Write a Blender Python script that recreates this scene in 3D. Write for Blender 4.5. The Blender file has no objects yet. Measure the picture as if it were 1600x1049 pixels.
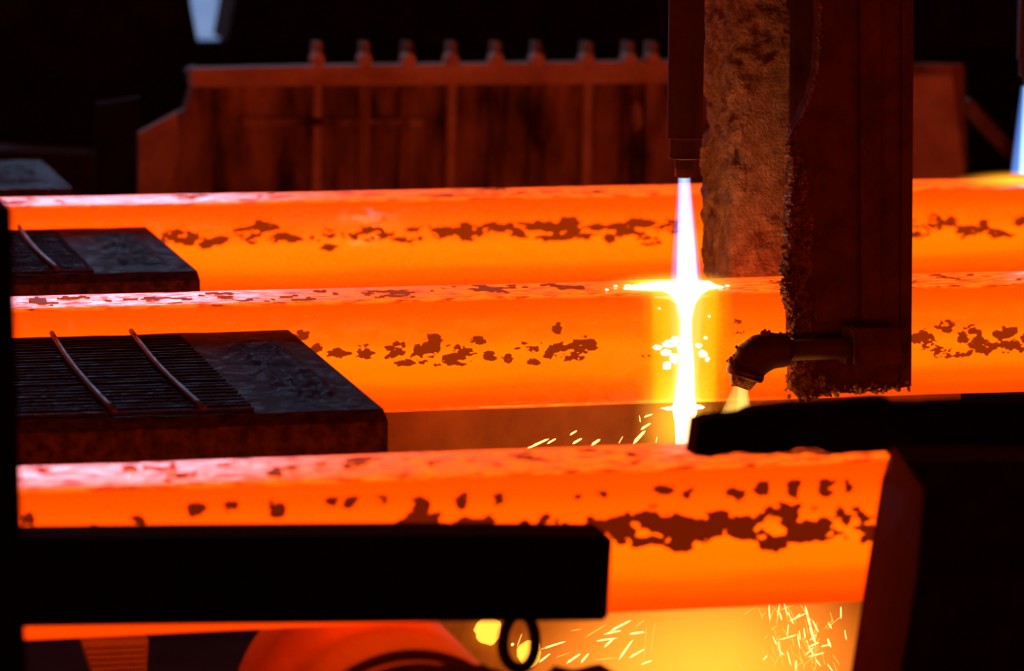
import bpy, bmesh, math, random
import numpy as np
from mathutils import Vector, Matrix, noise as mnoise

S = bpy.context.scene
C = S.collection
random.seed(7)
RNG = np.random.RandomState(11)

# ------------------------------------------------------------------ camera
F_PX, YAW, PITCH, ROLL, CAM_H = 6060.0, 0.2357, 0.1509, 0.0076, 0.9541
_f = Vector((math.sin(YAW)*math.cos(PITCH), math.cos(YAW)*math.cos(PITCH), -math.sin(PITCH)))
_r0 = Vector((math.cos(YAW), -math.sin(YAW), 0)); _u0 = _r0.cross(_f)
_r = math.cos(ROLL)*_r0 + math.sin(ROLL)*_u0
_u = -math.sin(ROLL)*_r0 + math.cos(ROLL)*_u0
CAMP = Vector((0, 0, CAM_H))
cd = bpy.data.cameras.new('camera'); cam = bpy.data.objects.new('camera', cd); C.objects.link(cam)
m = Matrix((( _r.x, _u.x, -_f.x, 0), (_r.y, _u.y, -_f.y, 0), (_r.z, _u.z, -_f.z, CAM_H), (0, 0, 0, 1)))
cam.matrix_world = m
cd.sensor_width = 36.0; cd.sensor_fit = 'HORIZONTAL'; cd.lens = F_PX*36/1600
cd.clip_start = 0.05; cd.clip_end = 200
cd.dof.use_dof = True; cd.dof.focus_distance = 6.62; cd.dof.aperture_fstop = 3.9
S.camera = cam

# ------------------------------------------------------------------ world, exposure
w = bpy.data.worlds.new('world'); S.world = w; w.use_nodes = True
w.node_tree.nodes['Background'].inputs[0].default_value = (0.35, 0.45, 0.75, 1)
w.node_tree.nodes['Background'].inputs[1].default_value = 0.8
vs = S.view_settings
vs.view_transform = 'Standard'; vs.look = 'None'; vs.gamma = 1.0; vs.exposure = 0.0
vs.use_curve_mapping = False
S.cycles.volume_step_rate = 2.5
S.cycles.max_bounces = 5; S.cycles.diffuse_bounces = 3; S.cycles.glossy_bounces = 2
S.cycles.sample_clamp_indirect = 6.0
S.cycles.use_adaptive_sampling = True; S.cycles.adaptive_threshold = .025; S.cycles.adaptive_min_samples = 16

# ------------------------------------------------------------------ pixel <-> place helpers
def ray(px, py):
    return _f + (px-800)/F_PX*_r - (py-524.5)/F_PX*_u
def at(px, py, Y):
    d = ray(px, py); return CAMP + d*(Y/d.y)
def atz(px, py, Z):
    d = ray(px, py); return CAMP + d*((Z-CAM_H)/d.z)
def mpp(P):                       # metres per photograph pixel at a place
    return (Vector(P)-CAMP).dot(_f)/F_PX

# ------------------------------------------------------------------ materials
def nodes(name):
    mt = bpy.data.materials.new(name); mt.use_nodes = True
    nt = mt.node_tree; nt.nodes.clear()
    out = nt.nodes.new('ShaderNodeOutputMaterial')
    return mt, nt, out
def N(nt, t, **kw):
    n = nt.nodes.new('ShaderNode'+t)
    for k, v in kw.items():
        if k.startswith('i_'):
            n.inputs[int(k[2:]) if k[2:].isdigit() else k[2:].replace('_', ' ')].default_value = v
        else: setattr(n, k, v)
    return n
def ramp(nt, stops, src=None, interp='LINEAR'):
    r = nt.nodes.new('ShaderNodeValToRGB'); e = r.color_ramp.elements
    r.color_ramp.interpolation = interp
    while len(e) < len(stops): e.new(0.5)
    for i, (p, c) in enumerate(stops):
        e[i].position = p; e[i].color = (c[0], c[1], c[2], 1) if hasattr(c, '__len__') else (c, c, c, 1)
    if src: nt.links.new(src, r.inputs[0])
    return r
def math_(nt, op, a, b=None, c=None, clamp=False):
    n = nt.nodes.new('ShaderNodeMath'); n.operation = op; n.use_clamp = clamp
    for i, v in enumerate((a, b, c)):
        if v is None: continue
        if isinstance(v, (int, float)): n.inputs[i].default_value = v
        else: nt.links.new(v, n.inputs[i])
    return n.outputs[0]
def mixc(nt, fac, a, b, mode='MIX'):
    n = nt.nodes.new('ShaderNodeMix'); n.data_type = 'RGBA'; n.blend_type = mode
    for idx, v in ((0, fac), (6, a), (7, b)):
        if isinstance(v, (int, float)): n.inputs[idx].default_value = v
        elif isinstance(v, tuple): n.inputs[idx].default_value = (*v[:3], 1)
        else: nt.links.new(v, n.inputs[idx])
    return n.outputs[2]
def coords(nt, scale=(1, 1, 1), kind='Object'):
    tc = N(nt, 'TexCoord'); mp = N(nt, 'Mapping'); mp.inputs['Scale'].default_value = scale
    nt.links.new(tc.outputs[kind], mp.inputs['Vector']); return mp.outputs[0]
def noise_(nt, vec, scale, detail=4, rough=.6, lac=2.0):
    n = N(nt, 'TexNoise'); n.inputs['Scale'].default_value = scale
    n.inputs['Detail'].default_value = detail; n.inputs['Roughness'].default_value = rough
    nt.links.new(vec, n.inputs['Vector']); return n.outputs[0]

def metal(name, c1, c2, nscale=12, rough=(.45, .75), bump=.3, bscale=120, metallic=0.0, stretch=(1, 1, 1), bdist=.004, spec=.5):
    mt, nt, out = nodes(name)
    p = N(nt, 'BsdfPrincipled'); v = coords(nt, stretch)
    n1 = noise_(nt, v, nscale, 6)
    cr = ramp(nt, [(.35, c1), (.65, c2)], n1)
    nt.links.new(cr.outputs[0], p.inputs['Base Color'])
    rr = ramp(nt, [(.3, rough[0]), (.7, rough[1])], n1)
    nt.links.new(rr.outputs[0], p.inputs['Roughness'])
    p.inputs['Metallic'].default_value = metallic
    p.inputs['Specular IOR Level'].default_value = spec
    b = N(nt, 'Bump'); b.inputs['Strength'].default_value = bump; b.inputs['Distance'].default_value = bdist
    nt.links.new(noise_(nt, v, bscale, 6), b.inputs['Height'])
    nt.links.new(b.outputs[0], p.inputs['Normal'])
    nt.links.new(p.outputs[0], out.inputs[0]); return mt

def emit(name, col, strength, base=.05):
    mt, nt, out = nodes(name)
    p = N(nt, 'BsdfPrincipled'); p.inputs['Base Color'].default_value = (base, base*.5, base*.3, 1)
    p.inputs['Roughness'].default_value = .7
    p.inputs['Emission Color'].default_value = (*col, 1); p.inputs['Emission Strength'].default_value = strength
    nt.links.new(p.outputs[0], out.inputs[0]); return mt

def flame_mat(name, col, strength):           # gas that glows, even density
    mt, nt, out = nodes(name)
    e = N(nt, 'Emission'); e.inputs[0].default_value = (*col, 1); e.inputs[1].default_value = strength
    nt.links.new(e.outputs[0], out.inputs['Volume']); return mt
def fume_mat(name, col, strength, power=1.5, nz=0, nscale=8):   # gas that thins out towards its rim (unit ellipsoid)
    mt, nt, out = nodes(name)
    tc = N(nt, 'TexCoord')
    ln = N(nt, 'VectorMath', operation='LENGTH'); nt.links.new(tc.outputs['Object'], ln.inputs[0])
    a = math_(nt, 'SUBTRACT', 1.0, ln.outputs['Value'], clamp=True)
    a = math_(nt, 'POWER', a, power)
    if nz:
        n = noise_(nt, tc.outputs['Object'], nscale, 3)
        a = math_(nt, 'MULTIPLY', a, math_(nt, 'MULTIPLY_ADD', n, 2*nz, 1-nz, clamp=False))
    a = math_(nt, 'MULTIPLY', a, strength)
    e = N(nt, 'Emission'); e.inputs[0].default_value = (*col, 1); nt.links.new(a, e.inputs[1])
    nt.links.new(e.outputs[0], out.inputs['Volume']); return mt

def hot_steel(name, hot=True, gain=1.0):
    """glowing cast strand: colder corners, hotter mid-face, much hotter round the torch cut at object x = 0"""
    mt, nt, out = nodes(name)
    p = N(nt, 'BsdfPrincipled'); tc = N(nt, 'TexCoord')
    sep = N(nt, 'SeparateXYZ'); nt.links.new(tc.outputs['Object'], sep.inputs[0])
    gm = N(nt, 'NewGeometry'); sn = N(nt, 'SeparateXYZ'); nt.links.new(gm.outputs['Normal'], sn.inputs[0])
    v = math_(nt, 'MULTIPLY', sep.outputs[2], -5.0)
    vx = coords(nt, (1.2, 3, 7)); big = noise_(nt, vx, 2.2, 3)
    vv = math_(nt, 'ADD', v, math_(nt, 'MULTIPLY_ADD', big, .16, -.08))
    face = ramp(nt, [(0, (1.3, .075, 0)), (.10, (1.6, .088, 0)), (.28, (2.2, .130, 0)), (.5, (2.7, .225, .0005)),
                     (.66, (2.6, .205, 0)), (.82, (2.1, .11, 0)), (.94, (1.5, .072, 0)), (1, (1.3, .062, 0))], vv, 'EASE').outputs[0]
    # fine soot specks and pitting
    sp = noise_(nt, coords(nt, (60, 60, 60)), 1.6, 4, .7)
    spk = ramp(nt, [(.66, 0), (.72, 1)], sp).outputs[0]
    face = mixc(nt, math_(nt, 'MULTIPLY', spk, .5), face, (.42, .03, 0))
    # scale streaks on the top
    tn = noise_(nt, coords(nt, (12, 40, 20)), 1.9, 7, .74)
    top = ramp(nt, [(.40, (.26, .012, .001)), (.46, (1.5, .09, .002)), (.55, (2.4, .22, .006)), (.66, (2.0, .13, .003))], tn).outputs[0]
    up = ramp(nt, [(.62, 0), (.9, 1)], sn.outputs[2]).outputs[0]
    col = mixc(nt, up, face, top)
    if hot:
        ax = math_(nt, 'ABSOLUTE', sep.outputs[0])
        wob = noise_(nt, coords(nt, (14, 14, 3)), 1.0, 3)
        ax = math_(nt, 'ADD', ax, math_(nt, 'MULTIPLY_ADD', wob, .05, -.025))
        hz = ramp(nt, [(.0, (2.2, 1.1, .34)), (.16, (2.2, .74, .10)), (.28, (2.2, .56, .008)), (.42, (2.2, .48, 0)), (.56, (2.2, .26, 0)), (.8, (1.2, .1, 0)), (1, (0, 0, 0))],
                  math_(nt, 'MULTIPLY', ax, 1/.125), 'EASE').outputs[0]
        hmask = ramp(nt, [(.36, 1), (.80, 0)], math_(nt, 'MULTIPLY', ax, 1/.125), 'EASE').outputs[0]
        col = mixc(nt, hmask, col, mixc(nt, 1.0, col, hz, 'LIGHTEN'))
    nt.links.new(col, p.inputs['Emission Color']); p.inputs['Emission Strength'].default_value = gain
    p.inputs['Base Color'].default_value = (.10, .06, .05, 1)
    p.inputs['Specular IOR Level'].default_value = .5; p.inputs['IOR'].default_value = 2.1
    nt.links.new(ramp(nt, [(.46, .55), (.54, .10)], tn).outputs[0], p.inputs['Roughness'])
    b = N(nt, 'Bump'); b.inputs['Strength'].default_value = .25; b.inputs['Distance'].default_value = .003
    nt.links.new(math_(nt, 'MULTIPLY', tn, up), b.inputs['Height']); nt.links.new(b.outputs[0], p.inputs['Normal'])
    nt.links.new(p.outputs[0], out.inputs[0]); return mt

M = {}
M['hot'] = hot_steel('hot_steel_cut')
M['hot_plain'] = hot_steel('hot_steel')
M['scale'] = emit('scale_flake', (.30, .024, 0), 1.0, .08)
M['scale_dark'] = emit('scale_flake_cold', (.16, .009, 0), 1.0, .06)
M['black'] = metal('black_steel', (.05, .018, .013), (.09, .034, .024), 9, (.9, 1.0), .3, spec=.02)
M['dark'] = metal('dark_rusty_steel', (.10, .04, .025), (.19, .075, .045), 14, (.7, .9), .35, spec=.08)
M['plate'] = metal('plate_iron', (.035, .014, .011), (.16, .085, .07), 46, (.5, .95), .8, 120, spec=.13, bdist=.006)
M['rod'] = metal('worn_rod', (.10, .08, .08), (.2, .17, .17), 30, (.4, .6), .2, metallic=.2)
M['slag'] = metal('slag_coat', (.45, .25, .09), (.97, .74, .32), 34, (.5, .8), 1.0, 190, bdist=.022)
M['crust'] = metal('slag_crust', (.16, .075, .035), (.8, .48, .24), 90, (.25, .45), 1.0, 350, bdist=.006, metallic=.45)
M['machine'] = metal('machine_paint', (.08, .036, .015), (.66, .5, .28), 9, (.7, .95), .3, stretch=(1.2, 1, .4), spec=.05)
M['machine_light'] = metal('machine_pale', (.6, .46, .26), (.97, .9, .6), 9, (.7, .9), .3, stretch=(.7, 1, 1), spec=.05)  # paler blotchy tone for cheeks, rail, bolts and some ribs
M['concrete'] = metal('red_bounce_concrete', (.34, .14, .10), (.5, .21, .15), 2, (.9, 1.0), .3, spec=.02)  # red dust tone, lightened so unseen walls and roof bounce red light
M['floor'] = metal('soot_floor', (.04, .018, .013), (.08, .035, .025), 2, (.9, 1.0), .3, spec=.02)
M['splash'] = metal('splash_plate_steel', (.22, .11, .05), (.4, .22, .11), 6, (.7, .9), .5, 40)
M['molten'] = emit('molten_steel', (3.6, 2.0, 1.02), 1.05)
M['molten_y'] = emit('molten_yellow', (2.6, .95, .08), 1.0)
M['spark'] = emit('spark_glow', (2.4, 1.5, .42), 1.0)
M['spark2'] = emit('spark_glow_soft', (1.5, .62, .08), 1.0)
M['steel_bright'] = metal('torch_steel', (.10, .05, .04), (.2, .11, .08), 40, (.25, .5), .15, metallic=.7)
M['torch'] = metal('torch_barrel', (.06, .02, .016), (.1, .035, .028), 20, (.45, .7), .2)
M['block'] = metal('grooved_block', (.4, .33, .2), (.6, .5, .3), 8, (.7, .9), .3)
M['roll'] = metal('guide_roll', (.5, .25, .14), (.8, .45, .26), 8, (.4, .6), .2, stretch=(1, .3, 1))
M['daylight'] = None
mt, nt, out = nodes('daylit_pane'); e = N(nt, 'Emission')
e.inputs[0].default_value = (.42, .55, .95, 1); e.inputs[1].default_value = 7.0
nt.links.new(e.outputs[0], out.inputs[0]); M['daylight'] = mt
mt, nt, out = nodes('daylit_gap'); e = N(nt, 'Emission'); n = noise_(nt, coords(nt, (2, 1, 2)), 2, 2)
nt.links.new(ramp(nt, [(.35, (.16, .25, .48)), (.65, (.26, .36, .62))], n).outputs[0], e.inputs[0]); e.inputs[1].default_value = 1.0
nt.links.new(e.outputs[0], out.inputs[0]); M['daygap'] = mt

# ------------------------------------------------------------------ mesh helpers
class MB:
    def __init__(s): s.v = []; s.f = []
    def add(s, vs, fs):
        o = len(s.v); s.v += [tuple(x) for x in vs]; s.f += [tuple(i+o for i in f) for f in fs]; return s
    def box(s, x0, x1, y0, y1, z0, z1):
        return s.add([(x, y, z) for x in (x0, x1) for y in (y0, y1) for z in (z0, z1)],
                     [(0, 1, 3, 2), (4, 6, 7, 5), (0, 4, 5, 1), (2, 3, 7, 6), (0, 2, 6, 4), (1, 5, 7, 3)])
    def loft(s, A, B, caps=True):
        n = len(A); fs = [(i, (i+1) % n, n+(i+1) % n, n+i) for i in range(n)]
        if caps: fs += [tuple(range(n-1, -1, -1)), tuple(range(n, 2*n))]
        return s.add(list(A)+list(B), fs)
    def rings(s, R, caps=True, close=False):
        n = len(R[0]); o = []; fs = []
        for r in R: o += list(r)
        k = len(R)
        for j in range(k if close else k-1):
            a = j*n; b = ((j+1) % k)*n
            fs += [(a+i, a+(i+1) % n, b+(i+1) % n, b+i) for i in range(n)]
        if caps and not close: fs += [tuple(range(n-1, -1, -1)), tuple(range((k-1)*n, k*n))]
        return s.add(o, fs)
    def tube(s, path, rad, n=14, caps=True, jit=0):
        path = [Vector(p) for p in path]
        if not hasattr(rad, '__len__'): rad = [rad]*len(path)
        R = []; ref = None
        for i, p in enumerate(path):
            t = (path[min(i+1, len(path)-1)]-path[max(i-1, 0)]).normalized()
            if ref is None: ref = Vector((0, 0, 1)) if abs(t.z) < .9 else Vector((0, 1, 0))
            a = t.cross(ref).normalized(); b = a.cross(t).normalized(); ref = b
            R.append([p+(a*math.cos(2*math.pi*k/n)+b*math.sin(2*math.pi*k/n))*rad[i]*(1+random.uniform(-jit, jit)) for k in range(n)])
        return s.rings(R, caps)
    def lathe(s, c, prof, n=20, ph=0):       # vertical axis, prof [(r, z)]
        c = Vector(c)
        return s.rings([[c+Vector((r*math.cos(2*math.pi*k/n+ph), r*math.sin(2*math.pi*k/n+ph), z)) for k in range(n)] for r, z in prof])
    def lump(s, c, r, sq=(1, 1, 1), jit=.3):
        for v, f in [ICO]:
            ax = Matrix.Rotation(random.uniform(0, 6.28), 3, Vector((random.random()-.5, random.random()-.5, random.random()-.5)).normalized())
            vs_ = []
            for p in v:
                q = ax @ Vector(p); q *= r*(1+random.uniform(-jit, jit))
                vs_.append((c[0]+q.x*sq[0], c[1]+q.y*sq[1], c[2]+q.z*sq[2]))
            s.add(vs_, f)
        return s
    def build(s, name, mat, parent=None, loc=(0, 0, 0), smooth=False, bevel=0):
        me = bpy.data.meshes.new(name)
        L = Vector(loc)
        me.from_pydata([tuple(Vector(p)-L) for p in s.v], [], s.f)
        bm = bmesh.new(); bm.from_mesh(me); bmesh.ops.recalc_face_normals(bm, faces=bm.faces)
        if bevel: bmesh.ops.bevel(bm, geom=bm.edges[:], offset=bevel, segments=2, affect='EDGES', clamp_overlap=True)
        bm.to_mesh(me); bm.free()
        if smooth:
            for p in me.polygons: p.use_smooth = True
        me.materials.append(mat)
        o = bpy.data.objects.new(name, me); C.objects.link(o); o.location = L
        if parent is not None:
            o.parent = parent; o.location = L - world_loc(parent)
        return o
def world_loc(o):
    l = Vector(o.location)
    while o.parent: o = o.parent; l += Vector(o.location)
    return l
_bm = bmesh.new(); bmesh.ops.create_icosphere(_bm, subdivisions=1, radius=1)
ICO = ([tuple(v.co) for v in _bm.verts], [tuple(v.index for v in f.verts) for f in _bm.faces]); _bm.free()
_bm = bmesh.new(); bmesh.ops.create_icosphere(_bm, subdivisions=3, radius=1)
ICO3 = ([tuple(v.co) for v in _bm.verts], [tuple(v.index for v in f.verts) for f in _bm.faces]); _bm.free()

def empty(name, loc):
    o = bpy.data.objects.new(name, None); C.objects.link(o); o.location = loc; o.empty_display_size = .05; return o
def tag(o, label, cat, group=None, kind=None):
    o['label'] = label; o['category'] = cat
    if group: o['group'] = group
    if kind: o['kind'] = kind
    return o
def struct(o, label, cat='wall'):
    o['kind'] = 'structure'; o['label'] = label; o['category'] = cat; return o
def rag(pts, step, amp, closed=False):
    """pixel polyline with a rough, broken edge"""
    o = []
    for a, b in zip(pts, pts[1:]):
        L = math.hypot(b[0]-a[0], b[1]-a[1]); n = max(1, int(L/step))
        for i in range(n):
            t = i/n; k = 0 if i == 0 else 1
            o.append((a[0]+(b[0]-a[0])*t+k*random.uniform(-amp, amp), a[1]+(b[1]-a[1])*t+k*random.uniform(-amp, amp)))
    o.append(pts[-1]); return o
def slab(mb, top, bot, Yf, Yb):
    """upright slab between two depths: top edge seen at its back, bottom edge seen at its front (pixels, left to right)"""
    P = [at(x, y, Yb) for x, y in top]; Q = [at(x, y, Yf) for x, y in bot]
    poly = [(p.x, p.z) for p in P]+[(q.x, q.z) for q in reversed(Q)]
    return mb.loft([(x, Yf, z) for x, z in poly], [(x, Yb, z) for x, z in poly])
def prism(mb, px, Yf, Yb):
    poly = [at(x, y, Yf) for x, y in px]
    return mb.loft([(p.x, Yf, p.z) for p in poly], [(p.x, Yb, p.z) for p in poly])

# ------------------------------------------------------------------ dimensions
Y1, Y2, Y3, W, H = 4.919, 6.533, 8.015, 0.1885, 0.20
KERF = at(1072, 480, Y2).x
KERF3 = at(1603, 285, Y3).x
ZF = -1.35                                     # mill floor

# ------------------------------------------------------------------ the hall
X0, X1, YB, YA, ZC = -2.6, 7.0, 15.0, -.9, 3.2
struct(MB().box(X0, X1, YA, YB, ZF-.2, ZF).build('floor', M['floor']), 'soot dark mill floor under the strands', 'floor')
struct(MB().box(X0, X1, YA, YB+.3, ZC, ZC+.2).build('ceiling', M['concrete']), 'dark roof of the casting hall', 'ceiling')
struct(MB().box(X0-.2, X0, YA, YB, ZF, ZC).build('wall_left', M['concrete']), 'dark side wall of the hall, left')
struct(MB().box(X1, X1+.2, YA, YB, ZF, ZC).build('wall_right', M['concrete']), 'dark side wall of the hall, right')
struct(MB().box(X0, X1, YA-.2, YA, ZF, ZC).build('wall_front', M['concrete']), 'unseen red wall set close behind the viewer to bounce light')  # drawn in close to the camera to throw red light on dark parts
gx0, gx1 = at(284, 30, YB).x, at(355, 30, YB).x
gz0, gz1 = at(320, 68, YB).z, at(320, -14, YB).z
wx0, wx1, wz0, wz1 = at(-330, 0, YB).x, at(400, 0, YB).x, .5, 2.5
wb = MB()
wb.box(X0, gx0, YB, YB+.3, ZF, wz0).box(gx1, X1, YB, YB+.3, ZF, wz0).box(gx0, gx1, YB, YB+.3, ZF, gz0)
wb.box(gx0, gx1, YB, YB+.3, gz1, wz0)
wb.box(X0, wx0, YB, YB+.3, wz0, ZC).box(wx1, X1, YB, YB+.3, wz0, ZC).box(wx0, wx1, YB, YB+.3, wz1, ZC)
struct(wb.build('wall_back', M['floor']), 'far dark wall of the casting hall')
wn = struct(MB().box(wx0, wx1, YB+.2, YB+.22, wz0, wz1).build('window_1', M['daylight']), 'large daylit hall window high on the far wall', 'window')
for k in range(1, 4):
    x = wx0+(wx1-wx0)*k/4; MB().box(x-.03, x+.03, YB+.12, YB+.19, wz0, wz1).build('mullion', M['black'], wn)
struct(MB().box(gx0, gx1, YB+.2, YB+.22, gz0, gz1).build('window_2', M['daygap']), 'narrow blue daylit opening in the far wall', 'window')

# ------------------------------------------------------------------ strands
def vnoise(nx, ny, sx, sy, octs=4, rough=.55):
    out = np.zeros((ny, nx)); amp = 1; tot = 0
    for o in range(octs):
        gx = max(2, int(nx/sx*2**o)+2); gy = max(2, int(ny/sy*2**o)+2)
        g = RNG.rand(gy+1, gx+1)
        u = np.linspace(0, gx-1.001, nx); v = np.linspace(0, gy-1.001, ny)
        iu = u.astype(int); iv = v.astype(int); fu = u-iu; fv = v-iv
        fu = fu*fu*(3-2*fu); fv = fv*fv*(3-2*fv)
        a = g[iv][:, iu]; b = g[iv][:, iu+1]; c = g[iv+1][:, iu]; d = g[iv+1][:, iu+1]
        out += amp*((a*(1-fu)+b*fu)*(1-fv)[:, None]+(c*(1-fu)+d*fu)*fv[:, None]); tot += amp; amp *= rough
    return out/tot
def contours(Fd):
    """outer and inner outlines of Fd > 0 as lists of (col, row)"""
    Fd = Fd.copy(); Fd[0] = Fd[-1] = -1; Fd[:, 0] = Fd[:, -1] = -1
    nxt = {}
    ins = Fd > 0
    act = np.argwhere((ins[:-1, :-1] != ins[1:, :-1]) | (ins[:-1, :-1] != ins[:-1, 1:]) | (ins[:-1, :-1] != ins[1:, 1:]))
    for r, c in act:
        q = [(r, c), (r, c+1), (r+1, c+1), (r+1, c)]
        s = [ins[p] for p in q]; en = []; ex = []
        for i in range(4):
            a, b = q[i], q[(i+1) % 4]
            if s[i] != s[(i+1) % 4]:
                key = (a, b) if a < b else (b, a)
                (ex if s[i] else en).append(key)
        for k_, (x_, e_) in enumerate(zip(ex, en if len(en) < 2 else [en[1], en[0]] if s[0] else en)):
            nxt[x_] = e_
    def pt(key):
        a, b = key; fa, fb = Fd[a], Fd[b]; t = fa/(fa-fb)
        return (a[1]+(b[1]-a[1])*t, a[0]+(b[0]-a[0])*t)
    loops = []; seen = set()
    for k in list(nxt):
        if k in seen: continue
        L = []; q = k
        while q in nxt and q not in seen: seen.add(q); L.append(pt(q)); q = nxt[q]
        if q == k and len(L) > 5: loops.append(L)
    return loops
def area(L):
    return .5*sum(a[0]*b[1]-b[0]*a[1] for a, b in zip(L, L[1:]+L[:1]))
def flakes(parent, u0, u1, v0, v1, res, env, toP, thick, mat, thr, nsx, nsy, limit, minA, k=1.0, rough=.6):
    """raised scale flakes, each one a part of the strand; env(u, v) says where scale sticks"""
    nx, ny = int((u1-u0)/res), int((v1-v0)/res)
    U, V = np.meshgrid(np.linspace(u0, u1, nx), np.linspace(v0, v1, ny))
    Fd = env(U, V) + k*(vnoise(nx, ny, nsx/res, nsy/res, 4, rough)-.5) - thr
    Ls = contours(Fd)
    if not Ls: return
    sgn = [area(L) for L in Ls]
    pos = max(sgn, key=abs) > 0
    holes = [(abs(a), L) for a, L in zip(sgn, Ls) if (a > 0) != pos and abs(a)*res*res > minA*.8]
    outer = sorted([(abs(a), L) for a, L in zip(sgn, Ls) if (a > 0) == pos and abs(a)*res*res > minA], key=lambda t: -t[0])[:limit]
    def inside(p, L):
        c = False
        for a, b in zip(L, L[1:]+L[:1]):
            if (a[1] > p[1]) != (b[1] > p[1]) and p[0] < (b[0]-a[0])*(p[1]-a[1])/(b[1]-a[1])+a[0]: c = not c
        return c
    def thin(L, mx):
        st = max(1, int(math.ceil(len(L)/mx))); return L[::st]
    for A, L in outer:
        hs = [h for a, h in holes if a < A and inside(h[0], L)]
        loops = [thin(L, max(70, len(L)//3))]+[thin(h, 20) for h in hs[:6]]
        loops = [q for q in loops if len(q) >= 4]
        if not loops: continue
        cu = u0+res*sum(p[0] for p in L)/len(L); cv = v0+res*sum(p[1] for p in L)/len(L)
        org = Vector(toP(cu, cv, 0)); th = thick*random.uniform(.6, 1.3)
        bm = bmesh.new(); edges = []; sides = []
        for q in loops:
            tv = [bm.verts.new(Vector(toP(u0+x*res, v0+y*res, th))-org) for x, y in q]
            bv = [bm.verts.new(Vector(toP(u0+x*res, v0+y*res, -.001))-org) for x, y in q]
            n = len(tv); edges += [bm.edges.new((tv[i], tv[(i+1) % n])) for i in range(n)]
            sides += [(tv[i], tv[(i+1) % n], bv[(i+1) % n], bv[i]) for i in range(n)]
        if len(loops) == 1: bm.faces.new(tv)
        else: bmesh.ops.triangle_fill(bm, use_beauty=True, use_dissolve=False, edges=edges)
        for f in sides:
            try: bm.faces.new(f)
            except ValueError: pass
        bmesh.ops.recalc_face_normals(bm, faces=bm.faces)
        me = bpy.data.meshes.new('scale_flake'); bm.to_mesh(me); bm.free(); me.materials.append(mat)
        o = bpy.data.objects.new('scale_flake', me); C.objects.link(o); o.parent = parent; o.location = org-world_loc(parent)

def strand(Y, kerf, mat, label):
    r = .017; prof = []
    for cx, cz, a0 in ((Y+r, -r, 90), (Y+W-r, -r, 0), (Y+W-r, -H+r, -90), (Y+r, -H+r, -180)):
        for k in range(5):
            a = math.radians(a0+90-k*22.5); prof.append((cx+r*math.cos(a), cz+r*math.sin(a)))
    mb = MB(); R = []
    for i in range(111):
        x = -1.6+6.6*i/110
        R.append([(x, y+.0016*mnoise.noise(Vector((x*6, y*9, z*9+Y))), z+.0016*mnoise.noise(Vector((x*5+9, y*9, z*9+Y)))) for y, z in prof])
    mb.rings(R)
    o = mb.build('steel_strand', mat, loc=(kerf, Y, 0), smooth=True)
    return tag(o, label, 'steel strand', 'glowing cast strands')
s_front = strand(Y1, KERF+9, M['hot_plain'], 'glowing orange steel strand nearest the viewer, behind the black guard beam')
s_mid = strand(Y2, KERF, M['hot'], 'glowing orange steel strand in the middle, being cut by the torch')
s_back = strand(Y3, KERF3+9, M['hot_plain'], 'glowing orange steel strand farthest back, in front of the brown machine')

def clump_env(Y, items):
    G = []
    for px, py, rx, ry, a in items:
        P = at(px, py, Y); s = mpp(P); G.append((P.x, P.z, rx*s, ry*s, a))
    def env(U, V):
        e = np.full(U.shape, -1.0)
        for x, z, rx, rz, a in G:
            e = np.maximum(e, a-.55*(((U-x)/rx)**2+((V-z)/rz)**2))
        return e
    return env
def facemap(Y): return lambda u, v, d: (u, Y-d, v)
def topmap(Y): return lambda u, v, d: (u, v, d)
mid_items = [(470, 522, 14, 9, .5), (490, 543, 16, 10, .5), (530, 552, 22, 12, .5), (570, 548, 20, 14, .45), (620, 545, 26, 18, .5), (680, 528, 16, 12, .55), (660, 548, 34, 17, .5),
             (715, 552, 34, 16, .5), (750, 530, 22, 9, .5), (765, 556, 14, 9, .6), (640, 565, 40, 8, .4), (705, 568, 34, 7, .4), (871, 511, 9, 9, .65), (830, 545, 34, 18, .32),
             (868, 548, 32, 16, .42), (912, 540, 24, 14, .6), (833, 564, 14, 7, .55), (895, 555, 26, 10, .4), (795, 560, 18, 9, .3), (1000, 555, 26, 18, .12),
             (1155, 500, 8, 9, .35), (1160, 520, 18, 10, .22),
             (1445, 530, 22, 24, .45), (1480, 510, 24, 12, .5), (1475, 548, 26, 10, .5), (1515, 525, 30, 20, .45), (1540, 545, 28, 14, .45), (1572, 520, 26, 14, .5), (1580, 540, 28, 16, .5), (1500, 555, 40, 9, .4), (1610, 530, 20, 22, .5)]
flakes(s_mid, at(440, 540, Y2).x, at(1660, 540, Y2).x, -.17, -.03, .0013, clump_env(Y2, mid_items), facemap(Y2), .003, M['scale'], .22, .016, .010, 230, 2.5e-6, 1.75, .74)
back_items = [(x, 366-.0125*(x-600)+random.uniform(-9, 9), random.uniform(22, 40), random.uniform(9, 19), random.uniform(.32, .52)) for x in range(270, 1060, 27)]
back_items += [(x, 356-.0125*(x-1500)+random.uniform(-14, 14), random.uniform(22, 38), random.uniform(9, 18), random.uniform(.3, .5)) for x in range(1425, 1640, 22)]
back_items += [(415, 354, 34, 12, .62), (400, 378, 34, 8, .5), (512, 384, 18, 8, .6), (585, 358, 30, 9, .55), (690, 362, 30, 10, .55), (790, 352, 44, 10, .6), (850, 354, 44, 11, .6), (880, 372, 40, 8, .5), (1000, 348, 26, 10, .65), (930, 356, 30, 10, .5), (1020, 380, 26, 6, .5)]
flakes(s_back, at(250, 360, Y3).x, at(1660, 360, Y3).x, -.165, -.02, .0016, clump_env(Y3, back_items), facemap(Y3), .003, M['scale'], .25, .026, .012, 200, 8e-6, 1.7, .72)
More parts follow.
